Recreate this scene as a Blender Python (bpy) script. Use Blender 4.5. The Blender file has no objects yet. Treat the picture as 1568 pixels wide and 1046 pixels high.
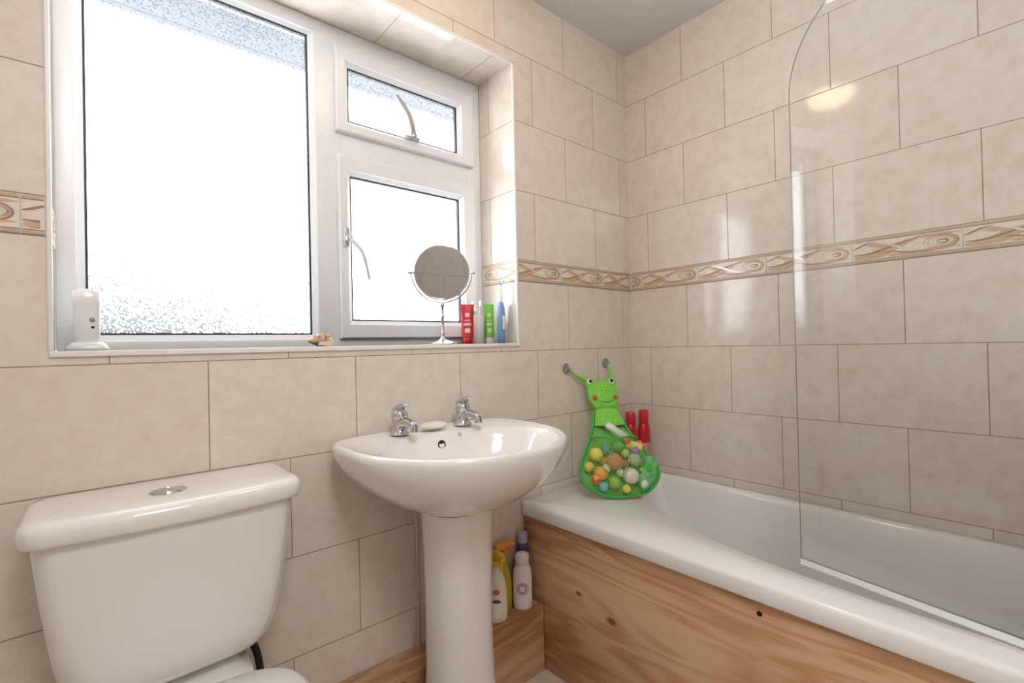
import bpy, bmesh, math, random, sys
from math import sin, cos, pi, radians, sqrt, atan2
from mathutils import Vector, Matrix
random.seed(4)
S = bpy.context.scene
S.view_settings.view_transform = 'Standard'

def lin(c):
    return tuple((x/255/12.92 if x/255 <= .04045 else ((x/255+.055)/1.055)**2.4) for x in c)

# ------------------------------------------------------------ materials
def newmat(name):
    m = bpy.data.materials.new(name); m.use_nodes = True
    nt = m.node_tree
    return m, nt, nt.nodes['Principled BSDF']

def mat(name, rgb, rough=.5, metal=0, coat=0, noise=0, nscale=40, bump=0, spec=.5, trans=0, sss=0):
    m, nt, b = newmat(name)
    c = lin(rgb)
    b.inputs['Base Color'].default_value = (*c, 1)
    b.inputs['Roughness'].default_value = rough
    b.inputs['Metallic'].default_value = metal
    b.inputs['Coat Weight'].default_value = coat
    b.inputs['Coat Roughness'].default_value = .05
    b.inputs['Specular IOR Level'].default_value = spec
    b.inputs['Transmission Weight'].default_value = trans
    if noise or bump:
        tc = nt.nodes.new('ShaderNodeTexCoord')
        n = nt.nodes.new('ShaderNodeTexNoise'); n.inputs['Scale'].default_value = nscale
        n.inputs['Detail'].default_value = 3
        nt.links.new(tc.outputs['Object'], n.inputs['Vector'])
        if noise:
            r = nt.nodes.new('ShaderNodeValToRGB')
            r.color_ramp.elements[0].position = .3; r.color_ramp.elements[1].position = .7
            r.color_ramp.elements[0].color = (*[x*(1-noise) for x in c], 1)
            r.color_ramp.elements[1].color = (*[min(1, x*(1+noise)) for x in c], 1)
            nt.links.new(n.outputs['Fac'], r.inputs['Fac'])
            nt.links.new(r.outputs['Color'], b.inputs['Base Color'])
        if bump:
            bp = nt.nodes.new('ShaderNodeBump'); bp.inputs['Strength'].default_value = bump
            bp.inputs['Distance'].default_value = .002
            nt.links.new(n.outputs['Fac'], bp.inputs['Height'])
            nt.links.new(bp.outputs['Normal'], b.inputs['Normal'])
    return m

def emis(name, rgb, strength):
    m, nt, b = newmat(name)
    b.inputs['Base Color'].default_value = (*lin(rgb), 1)
    b.inputs['Emission Color'].default_value = (*lin(rgb), 1)
    b.inputs['Emission Strength'].default_value = strength
    return m

def tile_mat(name, ua, va, uo, bw=.35, rh=.2525, border=True, c1=(232,224,214), c2=(228,218,207), vo=None,
             mort=.0015, rough=.09):
    m, nt, b = newmat(name)
    N = nt.nodes.new; L = nt.links.new
    tc = N('ShaderNodeTexCoord'); sp = N('ShaderNodeSeparateXYZ')
    L(tc.outputs['Object'], sp.inputs[0])
    u = N('ShaderNodeMath'); u.operation = 'ADD'; u.inputs[1].default_value = uo
    L(sp.outputs[ua], u.inputs[0])
    v = N('ShaderNodeMath'); v.operation = 'ADD'; v.inputs[1].default_value = (.173 if vo is None else vo)
    L(sp.outputs[va], v.inputs[0])
    vout = v.outputs[0]
    if border:
        g = N('ShaderNodeMath'); g.operation = 'GREATER_THAN'; g.inputs[1].default_value = 1.38
        L(sp.outputs[va], g.inputs[0])
        k = N('ShaderNodeMath'); k.operation = 'MULTIPLY_ADD'; k.inputs[1].default_value = -.078
        L(g.outputs[0], k.inputs[0]); L(v.outputs[0], k.inputs[2])
        vout = k.outputs[0]
    cb = N('ShaderNodeCombineXYZ'); L(u.outputs[0], cb.inputs[0]); L(vout, cb.inputs[1])
    br = N('ShaderNodeTexBrick')
    br.offset = .5; br.offset_frequency = 2; br.squash = 1
    br.inputs['Scale'].default_value = 1
    br.inputs['Brick Width'].default_value = bw
    br.inputs['Row Height'].default_value = rh
    br.inputs['Mortar Size'].default_value = mort
    br.inputs['Mortar Smooth'].default_value = .35
    br.inputs['Color1'].default_value = (*lin(c1), 1)
    br.inputs['Color2'].default_value = (*lin(c2), 1)
    br.inputs['Mortar'].default_value = (*lin((162,143,124)), 1)
    L(cb.outputs[0], br.inputs['Vector'])
    n = N('ShaderNodeTexNoise'); n.inputs['Scale'].default_value = 22; n.inputs['Detail'].default_value = 5
    n.inputs['Roughness'].default_value = .65
    L(tc.outputs['Object'], n.inputs['Vector'])
    r = N('ShaderNodeValToRGB')
    r.color_ramp.elements[0].position = .33; r.color_ramp.elements[0].color = (.93, .885, .85, 1)
    r.color_ramp.elements[1].position = .58; r.color_ramp.elements[1].color = (1, 1, 1, 1)
    L(n.outputs['Fac'], r.inputs['Fac'])
    mx = N('ShaderNodeMix'); mx.data_type = 'RGBA'; mx.blend_type = 'MULTIPLY'; mx.inputs[0].default_value = 1
    L(br.outputs['Color'], mx.inputs[6]); L(r.outputs['Color'], mx.inputs[7])
    L(mx.outputs[2], b.inputs['Base Color'])
    inv = N('ShaderNodeMath'); inv.operation = 'SUBTRACT'; inv.inputs[0].default_value = 1
    L(br.outputs['Fac'], inv.inputs[1])
    n2 = N('ShaderNodeTexNoise'); n2.inputs['Scale'].default_value = 7; n2.inputs['Detail'].default_value = 1
    L(tc.outputs['Object'], n2.inputs['Vector'])
    ad = N('ShaderNodeMath'); ad.operation = 'MULTIPLY_ADD'; ad.inputs[1].default_value = .45
    L(n2.outputs['Fac'], ad.inputs[0]); L(inv.outputs[0], ad.inputs[2])
    bp = N('ShaderNodeBump'); bp.inputs['Strength'].default_value = .5; bp.inputs['Distance'].default_value = .002
    L(ad.outputs[0], bp.inputs['Height']); L(bp.outputs['Normal'], b.inputs['Normal'])
    rr = N('ShaderNodeMath'); rr.operation = 'MULTIPLY_ADD'; rr.inputs[1].default_value = .6; rr.inputs[2].default_value = rough
    L(br.outputs['Fac'], rr.inputs[0]); L(rr.outputs[0], b.inputs['Roughness'])
    b.inputs['Specular IOR Level'].default_value = .5
    return m

def wood_mat(name, axis, knots=(), tint=1.0):
    """grain running along axis (0=X,1=Y); vertical is z"""
    m, nt, b = newmat(name)
    N = nt.nodes.new; L = nt.links.new
    tc = N('ShaderNodeTexCoord')
    sp = N('ShaderNodeSeparateXYZ'); L(tc.outputs['Object'], sp.inputs[0])
    z = sp.outputs[2]; a = sp.outputs[axis]
    dark = None; zz = z
    for (ka, kz, kr) in knots:
        dx = N('ShaderNodeMath'); dx.operation = 'SUBTRACT'; L(a, dx.inputs[0]); dx.inputs[1].default_value = ka
        dx2 = N('ShaderNodeMath'); dx2.operation = 'MULTIPLY'; L(dx.outputs[0], dx2.inputs[0]); dx2.inputs[1].default_value = .6
        dz = N('ShaderNodeMath'); dz.operation = 'SUBTRACT'; L(z, dz.inputs[0]); dz.inputs[1].default_value = kz
        c = N('ShaderNodeCombineXYZ'); L(dx2.outputs[0], c.inputs[0]); L(dz.outputs[0], c.inputs[1])
        ln = N('ShaderNodeVectorMath'); ln.operation = 'LENGTH'; L(c.outputs[0], ln.inputs[0])
        mr = N('ShaderNodeMapRange'); mr.interpolation_type = 'SMOOTHSTEP'
        mr.inputs[1].default_value = kr*.3; mr.inputs[2].default_value = kr*1.0
        mr.inputs[3].default_value = .85; mr.inputs[4].default_value = 0
        L(ln.outputs['Value'], mr.inputs[0])
        mr2 = N('ShaderNodeMapRange'); mr2.interpolation_type = 'SMOOTHSTEP'
        mr2.inputs[1].default_value = 0; mr2.inputs[2].default_value = kr*5
        mr2.inputs[3].default_value = -.75; mr2.inputs[4].default_value = 0
        L(ln.outputs['Value'], mr2.inputs[0])
        ma = N('ShaderNodeMath'); ma.operation = 'MULTIPLY_ADD'
        L(mr2.outputs[0], ma.inputs[0]); L(dz.outputs[0], ma.inputs[1]); L(zz, ma.inputs[2]); zz = ma.outputs[0]
        if dark is None: dark = mr.outputs[0]
        else:
            mm = N('ShaderNodeMath'); mm.operation = 'MAXIMUM'; L(dark, mm.inputs[0]); L(mr.outputs[0], mm.inputs[1]); dark = mm.outputs[0]
    cb = N('ShaderNodeCombineXYZ'); L(a, cb.inputs[0]); L(zz, cb.inputs[1])
    depth = sp.outputs[1-axis]; L(depth, cb.inputs[2])
    def noise(sx, sz, det, dist=0):
        mp = N('ShaderNodeMapping'); mp.inputs['Scale'].default_value = (sx, sz, sz)
        L(cb.outputs[0], mp.inputs[0])
        n = N('ShaderNodeTexNoise'); n.inputs['Scale'].default_value = 1; n.inputs['Detail'].default_value = det
        n.inputs['Distortion'].default_value = dist
        L(mp.outputs[0], n.inputs['Vector']); return n.outputs['Fac']
    n1 = noise(1.3, 9, 2, .5); n2 = noise(9, 260, 3); n3 = noise(1.3, 4.5, 2)
    ms = N('ShaderNodeMath'); ms.operation = 'MULTIPLY'; ms.inputs[1].default_value = 42; L(n1, ms.inputs[0])
    sn = N('ShaderNodeMath'); sn.operation = 'SINE'; L(ms.outputs[0], sn.inputs[0])
    s2 = N('ShaderNodeMath'); s2.operation = 'MULTIPLY_ADD'; s2.inputs[1].default_value = .11; L(sn.outputs[0], s2.inputs[0]); L(n3, s2.inputs[2])
    s3 = N('ShaderNodeMath'); s3.operation = 'MULTIPLY_ADD'; s3.inputs[1].default_value = .38; L(n2, s3.inputs[0]); L(s2.outputs[0], s3.inputs[2])
    r = N('ShaderNodeValToRGB'); e = r.color_ramp.elements
    e[0].position = .42; e[0].color = (*[x*tint for x in lin((172,120,82))], 1)
    e[1].position = .95; e[1].color = (*[x*tint for x in lin((230,194,156))], 1)
    e2 = e.new(.68); e2.color = (*[x*tint for x in lin((208,162,122))], 1)
    L(s3.outputs[0], r.inputs['Fac'])
    out = r.outputs['Color']
    if dark is not None:
        mx = N('ShaderNodeMix'); mx.data_type = 'RGBA'
        mx.inputs[7].default_value = (*lin((104,62,38)), 1)
        L(dark, mx.inputs[0]); L(out, mx.inputs[6]); out = mx.outputs[2]
    L(out, b.inputs['Base Color'])
    b.inputs['Roughness'].default_value = .42
    bp = N('ShaderNodeBump'); bp.inputs['Strength'].default_value = .15; bp.inputs['Distance'].default_value = .001
    L(n2, bp.inputs['Height']); L(bp.outputs['Normal'], b.inputs['Normal'])
    return m

# ------------------------------------------------------------ mesh helpers
def obj(name, me, parent=None):
    o = bpy.data.objects.new(name, me); S.collection.objects.link(o)
    if parent: o.parent = parent
    return o
def empty(name):
    o = bpy.data.objects.new(name, None); S.collection.objects.link(o); o.empty_display_size = .05
    return o
def finish(me, bm, angle=40, smooth=True):
    if smooth:
        for f in bm.faces: f.smooth = True
        for e in bm.edges:
            if len(e.link_faces) == 2 and e.calc_face_angle(0) > radians(angle): e.smooth = False
    bm.to_mesh(me); bm.free()
def mesh(name, verts, faces, mats, parent=None, smooth=True, fm=None, angle=40):
    me = bpy.data.meshes.new(name)
    if not isinstance(mats, (list, tuple)): mats = [mats]
    for m in mats: me.materials.append(m)
    bm = bmesh.new()
    vs = [bm.verts.new(tuple(v)) for v in verts]
    for i, f in enumerate(faces):
        try:
            ff = bm.faces.new([vs[j] for j in f])
            if fm: ff.material_index = fm[i]
        except ValueError: pass
    bmesh.ops.recalc_face_normals(bm, faces=bm.faces[:])
    finish(me, bm, angle, smooth)
    return obj(name, me, parent)
def box(name, x0, x1, y0, y1, z0, z1, m, parent=None, bev=0, seg=3):
    bm = bmesh.new(); bmesh.ops.create_cube(bm, size=1)
    for v in bm.verts:
        v.co = Vector(((x0+x1)/2+v.co.x*(x1-x0), (y0+y1)/2+v.co.y*(y1-y0), (z0+z1)/2+v.co.z*(z1-z0)))
    if bev: bmesh.ops.bevel(bm, geom=bm.edges[:], offset=bev, segments=seg, profile=.5, affect='EDGES')
    me = bpy.data.meshes.new(name); me.materials.append(m)
    finish(me, bm, 40, bool(bev))
    return obj(name, me, parent)
def loft(name, rings, m, parent=None, cap0=True, cap1=True, closed=True, angle=50, fm=None):
    n = len(rings[0]); V = [p for r in rings for p in r]; F = []
    for i in range(len(rings)-1):
        for j in range(n if closed else n-1):
            k = (j+1) % n
            F.append((i*n+j, i*n+k, (i+1)*n+k, (i+1)*n+j))
    if cap0: F.append(tuple(range(n))[::-1])
    if cap1: F.append(tuple((len(rings)-1)*n+j for j in range(n)))
    return mesh(name, V, F, m, parent, True, fm, angle)
def lathe(name, prof, loc, m, parent=None, n=32, sx=1, sy=1, rot=0, fmz=None):
    rings = []
    for r, z in prof:
        rings.append([(loc[0]+r*(sx*cos(t)*cos(rot)-sy*sin(t)*sin(rot)), loc[1]+r*(sx*cos(t)*sin(rot)+sy*sin(t)*cos(rot)), loc[2]+z)
                      for t in [2*pi*i/n for i in range(n)]])
    return loft(name, rings, m, parent)
def smooth_path(P, sub=6):
    P = [Vector(p) for p in P]; out = []
    for i in range(len(P)-1):
        p0 = P[max(i-1, 0)]; p1 = P[i]; p2 = P[i+1]; p3 = P[min(i+2, len(P)-1)]
        for k in range(sub):
            t = k/sub
            out.append(.5*((2*p1)+(p2-p0)*t+(2*p0-5*p1+4*p2-p3)*t*t+(3*p1-p0-3*p2+p3)*t**3))
    out.append(P[-1]); return out
def tube(name, P, R, m, parent=None, n=12, flat=1.0, sub=6, closed=False, upv=(0,0,1)):
    if sub > 1:
        if isinstance(R, (list, tuple)):
            P = smooth_path(P, sub)
            Rr = []
            for i in range(len(R)-1):
                for k in range(sub): Rr.append(R[i]+(R[i+1]-R[i])*k/sub)
            Rr.append(R[-1]); R = Rr
        else: P = smooth_path(P, sub)
    P = [Vector(p) for p in P]
    if not isinstance(R, (list, tuple)): R = [R]*len(P)
    rings = []; up = Vector(upv)
    prev = None
    for i, p in enumerate(P):
        d = (P[min(i+1, len(P)-1)]-P[max(i-1, 0)]).normalized()
        if prev is None:
            a = d.cross(up)
            if a.length < 1e-3: a = d.cross(Vector((1, 0, 0)))
            a.normalize()
        else:
            a = prev-d*prev.dot(d); a.normalize()
        prev = a; b = d.cross(a)
        rings.append([p+(a*cos(2*pi*k/n)+b*sin(2*pi*k/n)*flat)*R[i] for k in range(n)])
    return loft(name, rings, m, parent)
def ball(name, c, r, m, parent=None, sc=(1,1,1), seg=24, rot=None):
    bm = bmesh.new(); bmesh.ops.create_uvsphere(bm, u_segments=seg, v_segments=seg//2, radius=r)
    M = Matrix.Diagonal((sc[0], sc[1], sc[2], 1.0))
    if rot is not None: M = rot.to_4x4() @ M
    M = Matrix.Translation(Vector(c)) @ M
    for v in bm.verts: v.co = M @ v.co
    me = bpy.data.meshes.new(name); me.materials.append(m)
    finish(me, bm, 80)
    return obj(name, me, parent)
def torus(name, c, R, r, m, parent, e1, e2, sx=1, sy=1, n=48, k=10, a0=0, a1=2*pi):
    c = Vector(c); e1 = Vector(e1).normalized(); e2 = Vector(e2).normalized(); nn = e1.cross(e2)
    rings = []
    full = abs(a1-a0-2*pi) < 1e-6
    for i in range(n+1):
        t = a0+(a1-a0)*i/n
        d = e1*cos(t)*sx+e2*sin(t)*sy
        dn = d.normalized()
        rings.append([c+d*R+(dn*cos(2*pi*j/k)+nn*sin(2*pi*j/k))*r for j in range(k)])
    return loft(name, rings, m, parent, cap0=not full, cap1=not full)

# ------------------------------------------------------------ palette
white_ceramic = mat('white_ceramic', (242,240,237), .08, coat=.6)
bath_acrylic = mat('bath_acrylic', (243,243,243), .14, coat=.4)
upvc = mat('upvc_white', (236,238,242), .28)
chrome = mat('chrome', (205,205,208), .09, 1)
satin = mat('satin_metal', (196,196,198), .42, .75)
black = mat('black_rubber', (22,22,24), .5)
gasket = mat('grey_gasket', (40,44,52), .5)
plastic_w = mat('white_plastic', (238,238,236), .3)
grout_w = mat('white_trim', (240,237,232), .35)
ceil_m = mat('ceiling_paint', (232,232,231), .9, bump=.1, nscale=60)
t_back = tile_mat('wall_tile_x', 0, 2, 3.478)
t_side = tile_mat('wall_tile_y', 1, 2, 3.775)
t_reveal = tile_mat('wall_tile_reveal', 1, 2, 3.478+.05)
t_soffit = tile_mat('wall_tile_soffit', 0, 1, 3.478+.175, rh=2.0, border=False, vo=1.0)
floor_m = tile_mat('floor_tile', 0, 1, 3.1, bw=.33, rh=.33, border=False, vo=3.4, c1=(222,210,196), c2=(216,203,188), rough=.35)

# ------------------------------------------------------------ room
XL, XR, YF, ZC = -.62, 1.833, -1.75, 2.405
WX0, WX1, WZ0, WZ1 = -.068, 1.155, 1.118, 2.134
RD = .3
def wall_back():
    xs = [XL-.1, WX0, WX1, XR+.1]; zs = [-.1, WZ0, WZ1, ZC+.1]
    V = []; F = []; M = []
    for y in (0, RD):
        for x in xs:
            for z in zs: V.append((x, y, z))
    def id(k, i, j): return k*16+i*4+j
    for k in (0, 1):
        for i in range(3):
            for j in range(3):
                if i == 1 and j == 1: continue
                F.append((id(k,i,j), id(k,i+1,j), id(k,i+1,j+1), id(k,i,j+1))); M.append(0)
    def q(a, b, mi): F.append((id(0,*a), id(0,*b), id(1,*b), id(1,*a))); M.append(mi)
    q((1,1), (1,2), 1); q((2,1), (2,2), 1); q((1,2), (2,2), 2); q((1,1), (2,1), 2)
    for i in range(3):
        q((i,0), (i+1,0), 0); q((i,3), (i+1,3), 0); q((0,i), (0,i+1), 0); q((3,i), (3,i+1), 0)
    mesh('wall_back', V, F, [t_back, t_reveal, t_soffit], None, False, M)
wall_back()
box('wall_right', XR, XR+.1, YF-.1, 0, -.1, ZC+.1, t_side)
box('wall_left', XL-.1, XL, YF-.1, 0, -.1, ZC+.1, t_side)
box('wall_front', XL, XR, YF-.1, YF, -.1, ZC+.1, t_back)
box('floor', XL, XR, YF, 0, -.1, 0, floor_m)
box('ceiling', XL, XR, YF, 0, ZC, ZC+.1, ceil_m)

tw = .008
tr = empty('trim_1')
box('trim_left', WX0-.001, WX0+tw-.001, -.004, .004, WZ0, WZ1, grout_w, tr, .0015)
box('trim_right', WX1-tw+.001, WX1+.001, -.004, .004, WZ0, WZ1, grout_w, tr, .0015)
box('trim_top', WX0, WX1, -.004, .004, WZ1-tw, WZ1, grout_w, tr, .0015)
box('window_sill', WX0, WX1, -.006, .205, WZ0-.012, WZ0, grout_w, None, .002)

# ------------------------------------------------------------ border tiles
b_cream = mat('border_cream', (232,222,208), .2, noise=.06, nscale=60)
b_orange = mat('border_terracotta', (212,180,152), .25, noise=.1, nscale=90)
b_silver = mat('border_lustre', (238,232,224), .25, .2)
b_tan = mat('border_tan_rail', (198,176,154), .3)
b_line = mat('border_brown_line', (158,130,106), .3)
BZ0, BZ1 = 1.342, 1.42
def border(name, O, U, Nn, L, joints, flip=False):
    O = Vector(O); U = Vector(U); Nn = Vector(Nn); Z = Vector((0, 0, 1))
    V = []; F = []; FM = []
    def P(u, z, n): return O+U*u+Z*z+Nn*n
    def prism(poly, n0, n1, mi):
        b = len(V); k = len(poly)
        for (u, z) in poly: V.append(P(u, z, n0))
        for (u, z) in poly: V.append(P(u, z, n1))
        F.append(tuple(b+k+i for i in range(k))); FM.append(mi)
        for i in range(k):
            j = (i+1) % k; F.append((b+i, b+j, b+k+j, b+k+i)); FM.append(mi)
    def strip(pts, wid, n0, n1, mi, lo, hi):
        for i in range(len(pts)-1):
            (ua, za), (ub, zb) = pts[i], pts[i+1]
            if min(ua, ub) < lo or max(ua, ub) > hi: continue
            dx, dz = ub-ua, zb-za; l = math.hypot(dx, dz) or 1
            nx, nz = -dz/l, dx/l; wa, wb = wid[i]/2, wid[i+1]/2
            prism([(ua-nx*wa, za-nz*wa), (ub-nx*wb, zb-nz*wb), (ub+nx*wb, zb+nz*wb), (ua+nx*wa, za+nz*wa)], n0, n1, mi)
    edges = [0]+[j for j in joints if 0 < j < L]+[L]
    W = .26
    zc = (BZ0+BZ1)/2; h = .024
    for a, b in zip(edges[:-1], edges[1:]):
        g = .0015
        lo, hi = a+g, b-g
        if hi-lo < .004: continue
        prism([(lo, BZ0+.002), (hi, BZ0+.002), (hi, BZ1-.002), (lo, BZ1-.002)], 0, .003, 0)
        for z0, z1, mi in ((BZ0+.003, BZ0+.009, 3), (BZ1-.009, BZ1-.003, 3), (BZ0+.0095, BZ0+.0105, 4), (BZ1-.0105, BZ1-.0095, 4)):
            prism([(lo, z0), (hi, z0), (hi, z1), (lo, z1)], .003, .0042, mi)
        base = a if b-a > W-.02 or a > 0 else b-W
        n = 28
        def leaf(s0, s1, z0, z1, wmax, mi, nn, bend, pk=.7):
            pts = []; wd = []
            for i in range(n+1):
                t = i/n
                zz = z0+(z1-z0)*(.5-.5*cos(pi*t))+.3*bend*sin(pi*t)
                zz = max(-.97, min(.97, zz))
                pts.append((base+s0+(s1-s0)*t, zc+zz*h)); wd.append(.0008+wmax*max(0, sin(pi*t**pk))**1.1)
            wd = [min(w, 2*(h+.001-abs(p[1]-zc))+.0015) for w, p in zip(wd, pts)]
            strip(pts, wd, .003, nn, mi, lo, hi)
        leaf(.002, .175, -.8, .85, .026, 1, .0038, -.9)
        leaf(.002, .175, -.45, .95, .004, 4, .0046, -.9)
        leaf(.03, .12, .9, .55, .012, 1, .0036, -1.0)
        leaf(.05, .19, .9, -.75, .005, 2, .0050, -.4)
        leaf(.09, .26, -.92, -.7, .014, 1, .0040, -.2)
        leaf(.155, .258, .9, .9, .010, 1, .0040, .0)
        leaf(.0, .06, .3, .95, .003, 4, .0046, .4)
        leaf(.08, .2, -.4, -.9, .003, 4, .0046, -.5)
        for (ra, rb, w, mi, nn, dx) in ((.038, .019, .0022, 4, .0046, 0), (.031, .0145, .007, 1, .0042, .002), (.022, .0095, .0035, 2, .0048, .004), (.012, .005, .005, 4, .0046, .004)):
            c = base+.213+dx
            pts = [(c+ra*cos(2*pi*i/24), zc+rb*sin(2*pi*i/24)) for i in range(25)]
            strip(pts, [w*(.6+.4*cos(2*pi*i/24)) for i in range(25)], .003, nn, mi, lo, hi)
    return mesh(name, V, F, [b_cream, b_orange, b_silver, b_tan, b_line], None, False, FM)
def jl(first, n=12, w=.26): return [first+w*i for i in range(n)]
border('trim_border_back', (WX1+.002, 0, 0), (1, 0, 0), (0, -1, 0), XR-WX1-.007, jl(1.378-WX1))
border('trim_border_back_left', (XL+.006, 0, 0), (1, 0, 0), (0, -1, 0), WX0-XL-.008, jl(-.11-XL-.26))
border('trim_border_right', (XR, -.006, 0), (0, -1, 0), (-1, 0, 0), 1.738, jl(.062), )
border('trim_border_reveal_right', (WX1, .003, 0), (0, 1, 0), (-1, 0, 0), .19, [])
border('trim_border_reveal_left', (WX0, .003, 0), (0, 1, 0), (1, 0, 0), .19, [])

# ------------------------------------------------------------ window
win = empty('window_1')
fy0, fy1 = .206, .27
def rbox(n, x0, x1, z0, z1, y0=fy0, y1=fy1, m=upvc, bev=.003):
    return box(n, x0, x1, y0, y1, z0, z1, m, win, bev)
rbox('frame_left', WX0+.001, -.030, WZ0+.001, WZ1-.001)
rbox('frame_right', 1.095, WX1-.001, WZ0+.001, WZ1-.001)
rbox('frame_bottom', -.031, 1.101, WZ0+.001, 1.142, fy0+.0005)
rbox('frame_bottom_right', .601, 1.101, 1.138, 1.165, fy0+.001)
rbox('frame_top', -.031, 1.101, 2.090, WZ1-.001, fy0+.0005)
rbox('frame_top_right', .601, 1.101, 2.050, 2.093, fy0+.001)
rbox('mullion', .520, .602, 1.141, 2.093, fy0+.0005)
rbox('transom', .601, 1.101, 1.70, 1.82, fy0+.001)
def rg(x0, x1, z0, z1, y): return [(x0, y, z0), (x1, y, z0), (x1, y, z1), (x0, y, z1)]
def bead(tag, x0, x1, z0, z1, w, y0, g=.005):
    r = [rg(x0-w, x1+w, z0-w, z1+w, y0+.03), rg(x0-w, x1+w, z0-w, z1+w, y0), rg(x0, x1, z0, z1, y0+.010), rg(x0, x1, z0, z1, y0+.024)]
    loft('bead_'+tag, r, upvc, win, False, False, angle=20)
    r = [rg(x0, x1, z0, z1, y0+.0125), rg(x0+g, x1-g, z0+g, z1-g, y0+.0125), rg(x0+g, x1-g, z0+g, z1-g, y0+.024)]
    loft('gasket_'+tag, r, gasket, win, False, False, angle=20)
def sash(tag, x0, x1, z0, z1, gx0, gx1, gz0, gz1, y0=.188):
    w = .014
    r = [rg(x0, x1, z0, z1, y0+.03), rg(x0, x1, z0, z1, y0+.004), rg(x0+.004, x1-.004, z0+.004, z1-.004, y0),
         rg(gx0-w, gx1+w, gz0-w, gz1+w, y0), rg(gx0-w, gx1+w, gz0-w, gz1+w, y0+.03)]
    loft('sash_'+tag, r, upvc, win, False, False, angle=20)
    bead(tag, gx0, gx1, gz0, gz1, w, y0+.004)
bead('fixed', -.015, .505, 1.156, 2.080, .015, fy0+.002)
sash('top', .580, 1.112, 1.798, 2.072, .622, 1.044, 1.838, 2.012)
sash('bottom', .583, 1.114, 1.143, 1.722, .624, 1.047, 1.200, 1.664)

def glass_mat():
    m, nt, b = newmat('condensed_window_glass')
    N = nt.nodes.new; L = nt.links.new
    out = nt.nodes['Material Output']
    nt.nodes.remove(b)
    tr = N('ShaderNodeBsdfTransparent'); tr.inputs[0].default_value = (.97, .98, .99, 1)
    tl = N('ShaderNodeBsdfTranslucent'); tl.inputs[0].default_value = (.098, .10, .104, 1)
    mx = N('ShaderNodeMixShader'); L(tr.outputs[0], mx.inputs[1]); L(tl.outputs[0], mx.inputs[2])
    L(mx.outputs[0], out.inputs[0])
    tc = N('ShaderNodeTexCoord'); sp = N('ShaderNodeSeparateXYZ'); L(tc.outputs['Object'], sp.inputs[0])
    n = N('ShaderNodeTexNoise'); n.inputs['Scale'].default_value = 190; n.inputs['Detail'].default_value = 2
    L(tc.outputs['Object'], n.inputs['Vector'])
    n2 = N('ShaderNodeTexNoise'); n2.inputs['Scale'].default_value = 5; L(tc.outputs['Object'], n2.inputs['Vector'])
    lo = N('ShaderNodeMapRange'); lo.inputs[1].default_value = 1.15; lo.inputs[2].default_value = 1.38
    lo.inputs[3].default_value = .34; lo.inputs[4].default_value = 0; L(sp.outputs[2], lo.inputs[0])
    lx = N('ShaderNodeMapRange'); lx.inputs[1].default_value = .05; lx.inputs[2].default_value = .6
    lx.inputs[3].default_value = 1; lx.inputs[4].default_value = .25; L(sp.outputs[0], lx.inputs[0])
    ml = N('ShaderNodeMath'); ml.operation = 'MULTIPLY'; L(lo.outputs[0], ml.inputs[0]); L(lx.outputs[0], ml.inputs[1])
    hi = N('ShaderNodeMapRange'); hi.inputs[1].default_value = 1.86; hi.inputs[2].default_value = 2.05
    hi.inputs[3].default_value = 0; hi.inputs[4].default_value = .15; L(sp.outputs[2], hi.inputs[0])
    ad = N('ShaderNodeMath'); ad.operation = 'ADD'; L(ml.outputs[0], ad.inputs[0]); L(hi.outputs[0], ad.inputs[1])
    a2 = N('ShaderNodeMath'); a2.operation = 'MULTIPLY_ADD'; a2.inputs[1].default_value = .16; L(n2.outputs['Fac'], a2.inputs[0]); L(ad.outputs[0], a2.inputs[2])
    a3 = N('ShaderNodeMath'); a3.operation = 'ADD'; L(n.outputs['Fac'], a3.inputs[0]); L(a2.outputs[0], a3.inputs[1])
    mr = N('ShaderNodeMapRange'); mr.interpolation_type = 'SMOOTHSTEP'
    mr.inputs[1].default_value = .70; mr.inputs[2].default_value = .84; mr.inputs[3].default_value = 0; mr.inputs[4].default_value = 1.0
    L(a3.outputs[0], mr.inputs[0]); L(mr.outputs[0], mx.inputs[0])
    return m
gm = glass_mat()
for tag, a in (('fixed', (-.016, .506, 1.155, 2.081, .225)), ('top', (.621, 1.045, 1.837, 2.013, .212)), ('bottom', (.623, 1.048, 1.199, 1.665, .212))):
    x0, x1, z0, z1, y = a
    mesh('pane_'+tag, [(x0, y, z0), (x1, y, z0), (x1, y, z1), (x0, y, z1)], [(0, 1, 2, 3)], gm, win, False)
def handle(tag, px, pz, p2, pmid):
    y = .186
    box('handle_plate_'+tag, px-.028, px+.028, y-.008, y+.001, pz-.009, pz+.009, satin, win, .003)
    ball('handle_boss_'+tag, (px, y-.014, pz+.004), .013, satin, win)
    tube('handle_lever_'+tag, [(px, y-.016, pz+.004), (px+pmid[0], y-.032, pz+pmid[1]), (px+p2[0], y-.036, pz+p2[1])], [.012, .011, .008], satin, win, flat=.6)
handle('top', .842, 1.835, (-.075, .115), (-.028, .065))
hx, hz = .603, 1.462
box('handle_plate_side', hx-.009, hx+.009, .178, .187, hz-.03, hz+.03, satin, win, .003)
ball('handle_boss_side', (hx+.004, .172, hz-.005), .013, satin, win)
tube('handle_lever_side', [(hx+.004, .17, hz-.005), (hx+.038, .155, hz-.05), (hx+.058, .15, hz-.135)], [.012, .011, .008], satin, win, flat=.6)
eave_m = mat('painted_soffit', (96,98,103), .8)
ev = empty('roof_eaves')
box('soffit', -3, 4.5, RD+.02, .6995, 2.2505, 2.27, eave_m, ev)
box('fascia', -3, 4.5, .70, .74, 2.25, 2.42, eave_m, ev, .004)

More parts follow.
